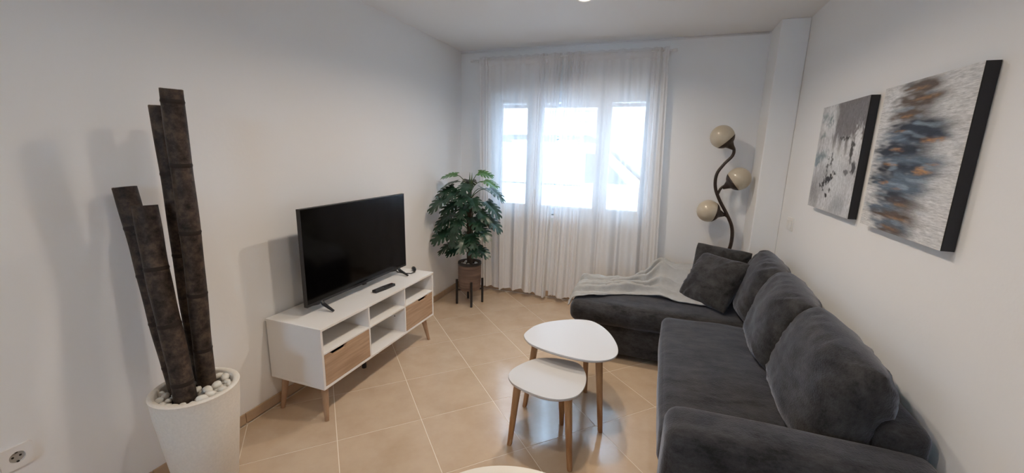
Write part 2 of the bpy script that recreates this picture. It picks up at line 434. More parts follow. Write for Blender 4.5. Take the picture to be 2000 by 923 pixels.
# ------------------------------------------------------------------ outside: street, facade, parked van
GZ = -.38
struct(MB().box(-14, 12, BW+WT, 11.0, GZ-.2, GZ).build('ground_street', M['street']))
struct(MB().box(-14, 12, -14, RB-.15, GZ-.2, GZ).build('ground_yard', M['street']))
fac = thing('house_facade', 'pale rendered house across the street seen through the window', 'building', (0, 11.0, GZ))
MB().box(-14, 12, 0, .3, 0, 7.5).build('facade_wall', M['facade'], fac)
for wx in (-8.2, -5.2, -2.2, .8, 3.8):
    w_ = MB().box(wx-.75, wx+.75, -.05, .0, 2.35, 4.0).build('shuttered_window', M['facade_band'], fac)
    for q in range(6): MB().box(wx-.70, wx+.70, -.07, -.05, 2.40+q*.26, 2.62+q*.26).build('slat', M['facade_band'], w_)
van = thing('parked_van', 'white van with a black roof rack parked outside the window', 'van', (-2.1, 6.5, GZ))
prof = [(-2.9, .35), (-2.95, 1.2), (-2.85, 1.93), (-2.6, 2.0), (.9, 2.0), (1.25, 1.93), (1.85, 1.42), (2.55, 1.22), (2.75, .95), (2.78, .35)]
MB().prism(prof, 0, 1.8, 'y').build('body', M['van_white'], van, bevel=.06, seg=3)
MB().prism([(.95, 1.42), (1.62, 1.42), (1.18, 1.86), (.95, 1.88)], -.012, .02, 'y').build('door_window', M['van_glass'], van)
MB().box(-2.8, .90, -.012, .0, 1.36, 1.385).build('panel_groove', M['van_black'], van)
ws = [(1.28, 1.90), (1.86, 1.41)]
MB().add([(1.29, .12, 1.925), (1.29, 1.68, 1.925), (1.875, 1.68, 1.435), (1.875, .12, 1.435), (1.31, .12, 1.95), (1.31, 1.68, 1.95), (1.895, 1.68, 1.46), (1.895, .12, 1.46)],
         [(0,1,2,3),(7,6,5,4),(0,4,5,1),(1,5,6,2),(2,6,7,3),(3,7,4,0)]).build('windscreen', M['van_glass'], van)
MB().box(-2.8, 2.5, -.03, .0, .72, .80).build('side_strip', M['van_black'], van, bevel=.01)
for rx in (-1.9, -.9, .1, .8):
    MB().box(rx-.03, rx+.03, .1, 1.7, 2.05, 2.10).box(rx-.02, rx+.02, .12, .16, 2.0, 2.06).build('rack_bar', M['van_black'], van)
MB().tube([(-2.3, .12, 2.13), (.95, .12, 2.13), (1.1, .12, 2.07)], .025, 8).tube([(-2.3, 1.65, 2.13), (.95, 1.65, 2.13), (1.1, 1.65, 2.07)], .025, 8).build('rack_rail', M['van_black'], van)
for wx in (-1.9, 1.95):
    MB().tube([(wx, -.02, .34), (wx, .20, .34)], .34, 24).build('wheel', M['tyre'], van)

# ------------------------------------------------------------------ ceiling downlights
lamp_words = ['nearest the window', 'above the coffee tables', 'above the planter end of the room', 'added out of view at the far end of the room from the window']
for (x, y), wd, watts in zip(LAMPS, lamp_words, LAMP_POWER):
    t = thing('ceiling_downlight', 'round white ceiling downlight '+wd, 'ceiling light', (x, y, CH), 'ceiling downlights')
    MB().lathe([(.036, -.004), (.048, -.010), (.052, -.008), (.054, 0), (.036, 0)], 32, closed=True).build('trim_ring', M['white_lacquer'], t, smooth=True)
    MB().lathe([(.0, -.003), (.036, -.003), (.036, -.001), (0, -.001)], 24).build('lens', M['lamp_lens'], t)
    L = bpy.data.lights.new('downlight_glow', 'AREA'); L.shape = 'DISK'; L.size = .10; L.energy = watts; L.color = LAMP_COLOR; L.spread = math.radians(152)
    lo = bpy.data.objects.new('lamp_light', L); C.objects.link(lo); lo.parent = t; lo.location = (0, 0, -.014)

# ------------------------------------------------------------------ corner sofa
sofa = thing('corner_sofa', 'charcoal chenille corner sofa with chaise along the right wall', 'sofa', (.5, 2.6, 0))
def sp(m, name, parent=sofa, mt='sofa'):
    m.v = [(x-.5, y-2.6, z) for x, y, z in m.v]
    return m.build(name, M[mt], parent, smooth=True, merge=.0004)
sp(rounded_box((-.535, 2.925, .045), (.88, 3.50, .275), .02, 10), 'chaise_base')
sp(rounded_box((-.565, 2.895, .262), (.80, 3.50, .425), .055, 22, puff=(.01, .01, .022), nz=.006, seed=2, nscale=5), 'chaise_cushion')
sp(rounded_box((.105, 1.56, .045), (.88, 2.86, .29), .02, 10), 'seat_base')
sp(rounded_box((.080, 1.545, .27), (.80, 2.83, .452), .05, 24, puff=(.008, .0, .014), nz=.007, seed=5, nscale=5), 'seat_cushion')
sp(rounded_box((.088, 1.325, .045), (.882, 1.535, .608), .055, 16, puff=(.008, .012, .012), nz=.005, seed=7), 'armrest')
sp(rounded_box((.085, 3.495, .045), (.71, 3.70, .575), .055, 16, puff=(.008, .012, .012), nz=.005, seed=8), 'armrest')
sp(rounded_box((.735, 1.50, .10), (.882, 3.69, .685), .045, 20, nz=.004, seed=9), 'back_frame')
for fx, fy in ((-.48, 2.99), (-.48, 3.42), (.16, 1.40), (.80, 1.40), (.16, 3.62), (.80, 3.62), (.16, 2.80)):
    m = MB().tube([(fx-.5, fy-2.6, 0), (fx-.5, fy-2.6, .06)], [.02, .026], 14); m.build('foot', M['black_plastic'], sofa, smooth=True, angle=40)

def place(o, origin, xdir, up):
    """stand a cushion on 'origin' with its width along xdir and its height along up"""
    x = Vector(xdir).normalized(); z = Vector(up); z = (z - x*z.dot(x)).normalized(); y = z.cross(x)
    o.matrix_world = Matrix(((x.x, y.x, z.x, origin[0]), (x.y, y.y, z.y, origin[1]), (x.z, y.z, z.z, origin[2]), (0, 0, 0, 1)))
def cushion(name, label, w, h, t, seed, origin, xdir, up, group, cat, **k):
    o = pillow(w, h, t, seed, **k).build(name, M['cushion'], None, smooth=True, merge=.0006)
    place(o, origin, xdir, up); return tag(o, label, cat, group)
BG = 'back cushions along the sofa'
cushion('back_cushion', 'large plump charcoal back cushion nearest the sofa armrest in front', .70, .415, .26, 1, (.625, 1.875, .445), (.02, 1, 0), (.30, 0, 1), BG, 'cushion', wr=.010, sag=.02, ex=3.6, ears=.03)
cushion('back_cushion', 'middle one of the three large charcoal back cushions', .66, .42, .26, 2, (.625, 2.50, .445), (.10, 1, 0), (.30, 0, 1), BG, 'cushion', wr=.011, sag=.02, ex=3.6, ears=.03)
cushion('back_cushion', 'large charcoal back cushion at the pillar end, behind the throw pillows', .66, .43, .25, 3, (.645, 3.13, .43), (.06, 1, 0.02), (.30, .0, 1), BG, 'cushion', wr=.013, sag=.02, ex=3.6, ears=.03)
PG = 'throw pillows on the chaise'
cushion('throw_pillow', 'square charcoal throw pillow leaning in front on the chaise', .41, .40, .18, 4, (.335, 3.140, .452), (.70, -.71, 0), (.50, .50, 1), PG, 'pillow', wr=.010, ears=.08, ex=2.3, pw=.46)
cushion('throw_pillow', 'square charcoal throw pillow half hidden behind the leaning one', .40, .39, .17, 5, (.455, 3.405, .440), (1, .03, -.13), (.10, .14, 1), PG, 'pillow', wr=.012, ears=.06, ex=2.0, pw=.5)

# ------------------------------------------------------------------ blanket over chaise and far armrest
def sstep(a, b, x):
    t = max(0, min(1, (x-a)/(b-a))); return t*t*(3-2*t)
def support(x, y):
    z = .447 + .012*math.sin(x*3)
    ex = -.565
    if x < ex+.06: z -= .055*(1-math.sqrt(max(0, 1-min(1, (ex+.06-x)/.075)**2)))
    if y < 2.95: z -= .05*(1-math.sqrt(max(0, 1-min(1, (2.95-y)/.06)**2)))
    k = sstep(3.20, 3.56, y)*sstep(-.26, .09, x); arm = .598*k + z*(1-k)
    return max(z, arm)
def interp(tab, x):
    for (a, va), (b, vb) in zip(tab, tab[1:]):
        if x <= b: t = max(0, (x-a)/(b-a)); t = t*t*(3-2*t); return va+(vb-va)*t
    return tab[-1][1]
near = [(-.62, 2.965), (-.52, 2.965), (-.40, 3.01), (-.27, 3.10), (-.19, 3.13), (-.06, 3.155), (.12, 3.12), (.40, 3.09)]
far = [(-.62, 3.44), (-.45, 3.45), (-.30, 3.43), (-.19, 3.35), (-.08, 3.46), (.06, 3.63), (.40, 3.68)]
NB = 150; NV = 90
def ridge(t): return (1-abs(math.sin(t)))**1.6
def blanket_pt(u, v):
    x = -.594 + u*.98
    yn, yf = interp(near, x), interp(far, x)
    yn += .012*noise.noise(Vector((x*9, 0, 0)))+.008*noise.noise(Vector((x*25, 2, 0))); yf += .02*noise.noise(Vector((x*7, 5, 0)))
    wob = .05*noise.noise(Vector((x*3.5, v*3, 11)))
    y = yn + (yf-yn)*max(0, min(1, v+wob*math.sin(v*math.pi)))
    pinch = math.exp(-((x+.18)/.13)**2); left = sstep(-.20, -.45, x); right = sstep(-.10, .12, x)
    ph = .9*noise.noise(Vector((x*2.2, 0, 1)))
    f = (.045+.03*pinch)*ridge(v*math.pi*4.2+ph*1.5+.4)
    f += .024*left*ridge(v*math.pi*7.3-ph*2+x*3) + .020*right*ridge(v*math.pi*5.1+x*5+1.0)
    f += .010*abs(noise.noise(Vector((x*6, v*10, 3))))+.010*noise.noise(Vector((x*3, v*5, 7)))
    f *= 1-.9*sstep(.06, .20, x)
    z = support(x, y)+.008+max(0, f)
    z += .022*pinch*math.sin(v*math.pi)
    if u < .04: z -= .030*(1-u/.04)**1.3
    if v > .93 and x < .0: z -= .14*((v-.93)/.07)*sstep(.05, -.25, x)
    if v < .04: z -= .010*(1-v/.04)
    return (x, y, z)
bl = MB().grid(blanket_pt, NB, NV).build('throw_blanket', M['blanket'], None, smooth=True)
sm = bl.modifiers.new('thickness', 'SOLIDIFY'); sm.thickness = .006; sm.offset = 1
tag(bl, 'light grey knitted blanket crumpled over the chaise', 'blanket')

# ------------------------------------------------------------------ coffee tables
def smooth_loop(pts, n=12):
    out = []; m = len(pts)
    for i in range(m):
        p0, p1, p2, p3 = (Vector(pts[(i+k-1) % m]) for k in range(4))
        for s in range(n):
            t = s/n
            out.append(.5*((2*p1)+(-p0+p2)*t+(2*p0-5*p1+4*p2-p3)*t*t+(-p0+3*p1-3*p2+p3)*t**3))
    return out
def pebble_outline(a, b, tri, rot, n=72):
    o = []
    for k in range(n):
        t = 2*math.pi*k/n
        r = 1+tri*math.cos(3*t)
        x, y = a*r*math.cos(t), b*r*math.sin(t)
        o.append(Vector((x*math.cos(rot)-y*math.sin(rot), x*math.sin(rot)+y*math.cos(rot))))
    return o
def coffee_table(label, c, outline, z, feet, topmat):
    t = thing('coffee_table', label, 'table', (c[0], c[1], 0), 'pebble shaped coffee tables')
    m = MB(); n = len(outline); rings = [(.955, z-.018), (.985, z-.013), (1.0, z-.006), (1.0, z-.003), (.994, z)]
    vs = []; fs = []
    for s, zz in rings: vs += [(p.x*s, p.y*s, zz) for p in outline]
    for r in range(len(rings)-1): fs += [(r*n+k, r*n+(k+1) % n, (r+1)*n+(k+1) % n, (r+1)*n+k) for k in range(n)]
    fs += [tuple(range(n))[::-1], tuple(range((len(rings)-1)*n, len(rings)*n))]
    m.add(vs, fs).build('table_top', M[topmat], t, smooth=True, angle=35)
    for fx, fy in feet:
        dx, dy = fx-c[0], fy-c[1]
        MB().tube([(dx, dy, 0), (dx*.985, dy*.985, .012), (dx*.80, dy*.80, z-.018)], [.0115, .0135, .0205], 16).build('leg', M['leg_wood'], t, smooth=True, angle=50)
    return t
big_out = smooth_loop([(-0.286,-0.07),(-0.288,0.005),(-0.26,0.106),(-0.193,0.194),(-0.078,0.278),(0.034,0.308),(0.112,0.263),(0.181,0.171),(0.233,0.053),(0.256,-0.045),(0.251,-0.115),(0.217,-0.171),(0.148,-0.211),(0.069,-0.22),(-0.029,-0.213),(-0.136,-0.188),(-0.23,-0.146)], 5)
small_out = smooth_loop([(-0.195,-0.067),(-0.198,-0.002),(-0.171,0.072),(-0.118,0.155),(-0.041,0.199),(0.045,0.209),(0.119,0.197),(0.166,0.129),(0.189,0.042),(0.19,-0.047),(0.168,-0.115),(0.117,-0.163),(0.047,-0.182),(-0.031,-0.173),(-0.12,-0.143),(-0.166,-0.112)], 5)
coffee_table('larger and taller white coffee table beside the chaise', (-.397, 2.22), big_out, .45, [(-.194, 2.066), (-.661, 2.132), (-.342, 2.424)], 'table_white')
coffee_table('smaller white coffee table tucked partly under the taller one', (-.459, 1.883), small_out, .38, [(-.631, 1.788), (-.294, 1.728), (-.410, 2.053)], 'table_white')
coffee_table('cream table top cut off at the bottom edge of the photo', (-.33, .944), pebble_outline(.33, .29, .02, math.radians(21)), .40, [(-.13, .86), (-.53, .80), (-.34, 1.13)], 'cream_top')

# ------------------------------------------------------------------ TV cabinet
X0, X1, Y0, Y1, Z0, Z1 = -2.030, -1.640, 1.575, 2.735, .200, .560
P_ = .015
cab = thing('tv_cabinet', 'white television cabinet with oak drawers and tapered wooden legs', 'cabinet', (-1.835, 2.155, 0))
def cb(m, name, mt='white_lacquer', parent=cab, bevel=.0015, **k):
    m.v = [(x+1.835, y-2.155, z) for x, y, z in m.v]; return m.build(name, M[mt], parent, bevel=bevel, **k)
cb(MB().box(X0, X1+.004, Y0-.002, Y1+.002, Z1-P_, Z1), 'top_panel')
cb(MB().box(X0, X1, Y0, Y1, Z0, Z0+P_), 'bottom_panel')
cb(MB().box(X0, X1, Y0, Y0+P_, Z0+P_, Z1-P_), 'side_panel'); cb(MB().box(X0, X1, Y1-P_, Y1, Z0+P_, Z1-P_), 'side_panel')
D1, D2, DT = 1.962, 2.346, .012
PEG = [(-1.95, .335), (-1.73, .325)]
for d in (D1, D2): cb(MB().box(X0+.006, X1-.001, d, d+DT, Z0+P_, Z1-P_), 'divider')
cb(MB().box(X0, X0+.006, Y0+P_, Y1-P_, Z0+P_, Z1-P_), 'back_panel')
SZ0, SZ1 = .402, .414
bays = [(Y0+P_, D1), (D1+DT, D2), (D2+DT, Y1-P_)]
for a, b in bays: cb(MB().box(X0+.006, X1-.002, a, b, SZ0, SZ1), 'shelf')
for (a, b), (n0, n1) in ((bays[0], (1.635, 1.770)), (bays[2], (2.515, 2.645))):
    a += .002; b -= .002; zb, zt, nd = Z0+P_+.002, SZ0-.002, .021
    notch = []
    for k in range(13):
        s = k/12; y = n1+(n0-n1)*s
        notch.append((y, zt-nd*min(1, math.sin(math.pi*s)*1.9)**1.2))
    front = cb(MB().prism([(a, zb), (b, zb), (b, zt)]+notch+[(a, zt)], X1-.016, X1-.001, 'x'), 'drawer', 'oak', bevel=.001)
    box_ = MB().box(X0+.03, X1-.0165, a+.008, a+.018, zb+.004, zt-.03).box(X0+.03, X1-.0165, b-.018, b-.008, zb+.004, zt-.03).box(X0+.03, X1-.0165, a+.018, b-.018, zb+.004, zb+.010).box(X0+.03, X0+.04, a+.018, b-.018, zb+.01, zt-.03)
    cb(box_, 'drawer_box', 'black_plastic', front, bevel=0)
for (tx, ty), (fx, fy) in (((-1.690, 1.625), (-1.655, 1.590)), ((-1.690, 2.655), (-1.662, 2.690)), ((-1.975, 1.625), (-1.985, 1.590)), ((-1.975, 2.655), (-1.985, 2.690))):
    cb(MB().tube([(fx, fy, 0), (tx, ty, Z0)], [.0115, .021], 16), 'leg', 'stand_leg', bevel=0, smooth=True, angle=50)
cb(MB().tube([(-1.85, 2.14, 0), (-1.85, 2.14, .02), (-1.85, 2.14, Z0)], [.016, .016, .010], 12), 'middle_foot', 'black_plastic', bevel=0, smooth=True, angle=50)

# television
TX, TY0, TY1, TZ0, TZ1 = -1.832, 1.683, 2.655, .612, 1.178
tv = thing('television', 'large flat black television standing on the white cabinet', 'television', (TX, (TY0+TY1)/2, Z1))
def tvp(m, name, mt, parent=tv, **k):
    m.v = [(x-TX, y-(TY0+TY1)/2, z-Z1) for x, y, z in m.v]; return m.build(name, M[mt], parent, **k)
tvp(MB().box(TX-.024, TX-.002, TY0, TY1, TZ0, TZ1).box(TX-.002, TX, TY0, TY1, TZ1-.005, TZ1).box(TX-.002, TX, TY0, TY1, TZ0, TZ0+.015)
    .box(TX-.002, TX, TY0, TY0+.005, TZ0+.015, TZ1-.005).box(TX-.002, TX, TY1-.005, TY1, TZ0+.015, TZ1-.005), 'housing', 'black_plastic')
tvp(MB().box(TX-.062, TX-.0245, TY0+.12, TY1-.12, TZ0+.02, TZ0+.34), 'rear_cover', 'black_plastic', bevel=.012)
tvp(MB().box(TX-.002, TX-.0008, TY0+.005, TY1-.005, TZ0+.015, TZ1-.005), 'screen', 'screen')
tvp(MB().box(TX-.012, TX+.003, 2.155, 2.185, TZ0-.008, TZ0+.001), 'sensor', 'black_plastic', bevel=.002)
for yc in (1.795, 2.560):
    tvp(MB().tube([(TX-.012, yc, TZ0+.012), (TX+.006, yc, TZ0-.012), (-1.752, yc, Z1+.007)], [.013, .013, .008], 8, flat=.75)
        .tube([(TX-.012, yc, TZ0+.012), (TX-.03, yc, TZ0-.012), (-1.945, yc, Z1+.007)], [.013, .013, .008], 8, flat=.75), 'stand_foot', 'black_plastic')

# remote control and plug on the cabinet
rem = thing('remote_control', 'black remote control lying on the white cabinet top', 'remote control', (-1.735, 2.246, Z1+.0005))
rem.rotation_euler = (0, 0, math.radians(83))
rb = MB().grid(lambda u, v: ((u-.5)*.185, (v-.5)*.042*(1-.10*math.cos(u*2*math.pi)), .021-.010*abs(2*v-1)**3), 16, 8)
prof_ = [((u-.5)*.185, -.5*.042*(1-.10*math.cos(u*2*math.pi))) for u in [k/16 for k in range(17)]] + [((u-.5)*.185, .5*.042*(1-.10*math.cos(u*2*math.pi))) for u in [k/16 for k in range(16, -1, -1)]]
MB().prism(prof_, 0, .018).build('remote_body', M['black_plastic'], rem, bevel=.004, seg=3)
MB().lathe([(.007, .018), (.012, .018), (.012, .020), (.007, .020)], 20, c=(.018, 0, 0), closed=True).build('navigation_ring', M['rubber'], rem)
for k in range(4):
    for q in (-1, 0, 1):
        MB().box(-.075+k*.016, -.065+k*.016, q*.011-.0035, q*.011+.0035, .018, .0196).build('button', M['rubber'], rem, bevel=.001)
MB().lathe([(0, .018), (.004, .018), (.004, .0197), (0, .0197)], 12, c=(.078, .008, 0)).build('power_button', M['red_button'], rem)
plug = thing('power_plug', 'small black plug with cable at the plant end of the cabinet top', 'plug', (-1.795, 2.705, Z1))
MB().tube([(-.012, .012, .016), (.0, .0, .017), (.018, -.016, .016), (.030, -.028, .014)], [.0155, .0165, .013, .006], 14).build('plug_body', M['black_plastic'], plug, smooth=True, angle=50)
MB().tube([(.028, -.026, .014), (.042, -.05, .010), (.03, -.085, .005), (-.02, -.10, .0045), (-.09, -.09, .0045), (-.15, -.04, .0045), (-.17, .02, .0045), (-.172, .041, .003), (-.173, .046, -.03), (-.175, .05, -.30)], .0035, 8).build('cable', M['black_plastic'], plug, smooth=True)
for hx, hz in PEG: cb(MB().tube([(hx, D2-.0004, hz), (hx, D2+.002, hz)], .0045, 12), 'peg_hole', 'hole', bevel=0)

# ------------------------------------------------------------------ tall planter with bamboo
PX, PY, PH, PR = -1.765, 1.02, .52, .157
pl = MB().lathe([(.098, 0), (.105, .006), (.150, PH-.09), (PR-.002, PH-.012), (PR, PH-.003), (PR-.004, PH), (PR-.022, PH), (PR-.026, PH-.004), (PR-.030, PH-.06), (0, PH-.06)], 64, c=(PX, PY, 0)).build('planter', M['planter'], None, smooth=True, angle=50)
tag(pl, 'tall tapered white stone planter holding the bamboo poles', 'planter')
MB().lathe([(0, PH-.0595), (PR-.031, PH-.0595), (PR-.031, PH-.05), (0, PH-.045)], 40, c=(PX, PY, 0)).build('soil', M['soil'], pl, smooth=True)
def bamboo(label, p0, p1, r0, r1, nodes, top_tilt=(0, 0)):
    t = thing('bamboo_pole', label, 'bamboo pole', p0, 'bamboo poles in the planter')
    d = Vector(p1)-Vector(p0); Ln = d.length; pts = []; rad = []
    for k in range(41):
        s = k/40; w = .003*math.sin(s*7+r0*500)
        pts.append(d*s+Vector((w, w*.5, 0))); rr = r0+(r1-r0)*s
        rad.append(rr*(1+.02*math.sin(s*23)))
    n = 24
    m = MB().tube(pts, rad, n, cap=False)
    inner = MB().tube([pts[-1], pts[-4]], [rad[-1]*.80, rad[-1]*.78], n, cap=False)
    cul = m.build('culm', M['bamboo'], t, smooth=True)
    MB().add(inner.v, inner.f+[tuple(range(n, 2*n))]).build('hollow', M['soil'], t, smooth=True, angle=40)
    e = MB().tube([pts[-1], pts[-1]+d.normalized()*.0015], [rad[-1], rad[-1]], n, cap=False); o = MB().tube([pts[-1], pts[-1]+d.normalized()*.0015], [rad[-1]*.8, rad[-1]*.8], n, cap=False)
    mm = MB(); mm.v = e.v[n:]+o.v[n:]; mm.f = [(k, (k+1) % n, n+(k+1) % n, n+k) for k in range(n)]; mm.build('cut_rim', M['bamboo_cut'], t)
    for s in nodes:
        w = .003*math.sin(s*7+r0*500); c = d*s+Vector((w, w*.5, 0)); u = d.normalized(); rr = (r0+(r1-r0)*s)*(1+.02*math.sin(s*23))
        MB().tube([c-u*.010, c-u*.004, c, c+u*.004, c+u*.010], [rr*.99, rr*1.02, rr*1.045, rr*1.02, rr*.99], n, cap=False).build('node_ring', M['bamboo_node'], t, smooth=True)
bamboo('tallest dark bamboo pole leaning in the white planter', (-1.775, 1.075, .47), (-1.697, 1.05, 1.708), .0335, .0355, (.16, .36, .57, .78, .965))
bamboo('second tallest bamboo pole, slimmer, behind the tallest one', (-1.842, 1.092, .47), (-1.862, 1.095, 1.656), .030, .0325, (.22, .5, .78))
bamboo('shorter bamboo pole leaning furthest left in the planter', (-1.845, 1.000, .47), (-1.975, 1.00, 1.343), .030, .0385, (.15, .37, .60, .82))
bamboo('shorter thick bamboo pole in front with a pale cut rim', (-1.742, .965, .47), (-1.845, .985, 1.282), .038, .040, (.12, .42, .70))

def pebble_mesh(seed):
    m = MB(); so = Vector((seed*9.1, seed*3.3, 1)); n = 10
    prof = [(math.sin(math.pi*k/6), -math.cos(math.pi*k/6)) for k in range(7)]
    m.lathe([(max(r, 1e-4), z) for r, z in prof], n)
    m.v = [tuple(Vector(v)*(1+.28*noise.noise(Vector(v)*.9+so))) for v in m.v]
    me = m.mesh('pebble', .001); me.materials.append(M['pebble']); me.polygons.foreach_set('use_smooth', [True]*len(me.polygons)); return me
PEB = [pebble_mesh(s) for s in range(6)]
random.seed(4)
poles = [(-1.775, 1.075, .036), (-1.835, 1.085, .033), (-1.845, 1.0, .034), (-1.742, .968, .042)]
def pebbles(cx, cy, z, rad, count, size, label, group, avoid):
    placed = []; tries = 0
    while len(placed) < count and tries < 6000:
        tries += 1
        a = random.uniform(0, 2*math.pi); r = rad*math.sqrt(random.random()); s = size*random.uniform(.72, 1.2)
        x, y = cx+r*math.cos(a), cy+r*math.sin(a)
        if r+s > rad+size*.4: continue
        if any(math.hypot(x-px, y-py) < pr+s*.95 for px, py, pr in avoid): continue
        lay = 0
        if any(math.hypot(x-p[0], y-p[1]) < (s+p[2])*.80 and p[3] == 0 for p in placed): lay = 1
        if lay and any(math.hypot(x-p[0], y-p[1]) < (s+p[2])*.85 and p[3] == 1 for p in placed): continue
        placed.append((x, y, s, lay))
        o = bpy.data.objects.new('pebble', random.choice(PEB)); C.objects.link(o)
        o.location = (x, y, z+s*.5+lay*size*.95); o.scale = (s*1.15, s*.95, s*.72); o.rotation_euler = (random.uniform(-.4, .4), random.uniform(-.4, .4), random.uniform(0, 6.28))
        tag(o, label, 'pebble', group)
pebbles(PX, PY, PH-.044, PR-.030, 64, .0190, 'smooth white pebble around the bamboo in the tall planter', 'pebbles in the tall planter', poles)

# ------------------------------------------------------------------ monstera on its stand
MX, MY = -1.715, 3.56
st = thing('plant_stand', 'black metal four-legged plant stand under the patterned pot', 'plant stand', (MX, MY, 0))
for k in range(4):
    a = math.radians(33+90*k); lx, ly = .128*math.cos(a), .128*math.sin(a)
    MB().box(lx-.009, lx+.009, ly-.009, ly+.009, 0, .255).build('leg', M['metal_black'], st, bevel=.001)
for k in range(2):
    a = math.radians(33+90*k); c, s = math.cos(a), math.sin(a); w = .007; l = .121
    MB().prism([(-l*c+w*s, -l*s-w*c), (l*c+w*s, l*s-w*c), (l*c-w*s, l*s+w*c), (-l*c-w*s, -l*s+w*c)], .138+.0*k, .152, 'z').build('cross_bar', M['metal_black'], st)
mon = thing('potted_monstera', 'leafy artificial monstera in a brown rippled pot beside the curtain', 'potted plant', (MX, MY, .153))
ripple = [(.098, 0), (.104, .004)]
for k in range(27): ripple.append((.104+.0095*min(1, k/10)+.0012*(k % 2), .010+k*.0098))
ripple += [(.1135, .272), (.102, .272), (.100, .245), (0, .245)]
pot = MB().lathe(ripple, 48).build('pot', M['pot'], mon, smooth=True, angle=60)
MB().lathe([(.1145, .252), (.1165, .262), (.1155, .279), (.104, .280), (.101, .262), (.104, .252)], 48, closed=True).build('rim', M['pot_rim'], pot, smooth=True)
MB().lathe([(0, .246), (.0995, .246), (.0995, .25), (0, .252)], 32).build('soil', M['soil'], pot)
tr = MB(); random.seed(2)
def trunk_pt(k, a): pass
pts = [(0.002*math.sin(k), .002*math.cos(k*1.3), .24+k*.038) for k in range(20)]
tr.tube(pts, [.026*(1-.018*k)*(1+.12*(k % 2)) for k in range(20)], 14)
for k in range(5):
    a0 = k*1.3; tr.tube([(.024*math.cos(a0+j*.5), .024*math.sin(a0+j*.5), .24+j*.06) for j in range(10)], [.008]*10, 6)
tr.build('trunk', M['trunk'], mon, smooth=True)

def leaf_mesh(seed, mt):
    """one monstera blade: broad heart, slit into fingers, folded at the midrib, drooping at the tip; base at origin, tip along +x"""
    rnd = random.Random(seed); m = MB(); N = 5
    def half(t):   # half width along the midrib
        t = max(0, min(1, t)); return .47*(math.sin(math.pi*(t*.86+.14))**.62)*(1-.20*t)
    def bend(x, y):
        return (x*(1-.06*x), y*(1-.05*abs(y)), .20*abs(y)-.24*max(0, x)**2-.42*y*y+.014*math.sin(9*x+seed))
    def strip(cols):
        o = len(m.v); w = len(cols[0]); m.v += [bend(*p) for c in cols for p in c]
        m.f += [(o+i*w+j, o+i*w+j+1, o+(i+1)*w+j+1, o+(i+1)*w+j) for i in range(len(cols)-1) for j in range(w-1)]
    for sg in (1, -1):
        strip([[(t, 0), (t+.01, sg*half(t)*.25), (t+.03, sg*half(t)*.50)] for t in [k/12*.96 for k in range(13)]])
        for k in range(N):
            t0, t1 = k/N*.96, (k+1)/N*.96
            gap = rnd.uniform(.020, .040)
            cols = []
            for q in range(6):
                s_ = q/5; f = .47+.53*s_; grow = min(1, s_*2.2)
                sw = (.07+.20*k/N)*s_
                a_ = t0+sw+(gap*.5*grow if k else -.17*s_); b_ = t1+sw-gap*.5*grow
                if q == 5: a_, b_ = a_+(b_-a_)*.22, b_-(b_-a_)*.20
                mid = (t0+t1)/2; wv = half(mid)*f
                wa, wb = half(t0)*f*.4+wv*.6, half(t1)*f*.4+wv*.6
                cols.append([(a_, sg*wa), ((a_+b_)/2, sg*wv*(1.03 if q == 5 else 1)), (b_, sg*wb)])
            strip(cols)
    strip([[(.94, -.13), (.95, 0), (.94, .13)], [(1.02, -.10), (1.03, 0), (1.02, .10)], [(1.10, -.045), (1.11, 0), (1.10, .045)], [(1.16, -.004), (1.165, 0), (1.16, .004)]])
    me = m.mesh('leaf', 0); me.materials.append(M[mt]); me.polygons.foreach_set('use_smooth', [True]*len(me.polygons)); return me
LEAF = [leaf_mesh(s, 'leaf') for s in (1, 2, 3)]; YOUNG = [leaf_mesh(s, 'leaf_light') for s in (4, 5)]
# (x, z of the blade centre seen from the room, toward-room offset, length, droop, young?)
leaves = [(-.22, 1.275, .00, .20, -.05, 1), (.15, 1.300, .02, .18, -.02, 1), (-.165, 1.205, -.10, .22, .20, 0), (-.235, 1.125, -.06, .24, .35, 0),
          (-.265, 1.020, -.14, .27, .55, 0), (.235, 1.225, -.06, .20, .10, 1), (.290, 1.130, -.02, .23, .60, 0), (.03, 1.180, -.16, .22, .25, 0),
          (.02, 1.090, -.20, .23, .35, 0), (.115, 1.045, -.15, .23, .30, 0), (.265, .990, -.05, .25, .80, 0), (-.195, .885, -.12, .25, .35, 0),
          (-.265, .810, -.06, .25, .60, 0), (-.070, .745, -.22, .28, 1.6, 0), (.135, .865, -.14, .25, .30, 0), (.275, .850, -.05, .24, .70, 0),
          (.20, .775, -.14, .24, .40, 0), (-.265, .690, -.10, .25, .55, 0), (.105, .700, -.17, .22, .55, 0), (-.185, .595, -.13, .24, .40, 0),
          (.115, .620, -.16, .24, .35, 0), (-.130, .990, -.16, .24, .45, 0), (-.09, 1.110, -.19, .22, .45, 0), (.01, .975, -.18, .22, .7, 0),
          (-.13, .560, -.10, .20, .40, 0), (.17, .575, -.08, .20, .30, 0), (.03, .66, -.20, .22, .9, 0), (-.02, .86, -.21, .23, .8, 0), (.20, .93, -.12, .22, .4, 0), (-.05, 1.215, .10, .22, .2, 0), (.12, 1.13, .16, .22, .3, 0), (-.10, .93, .14, .22, .4, 0), (.10, .80, .16, .22, .4, 0), (-.08, .68, .15, .20, .4, 0)]
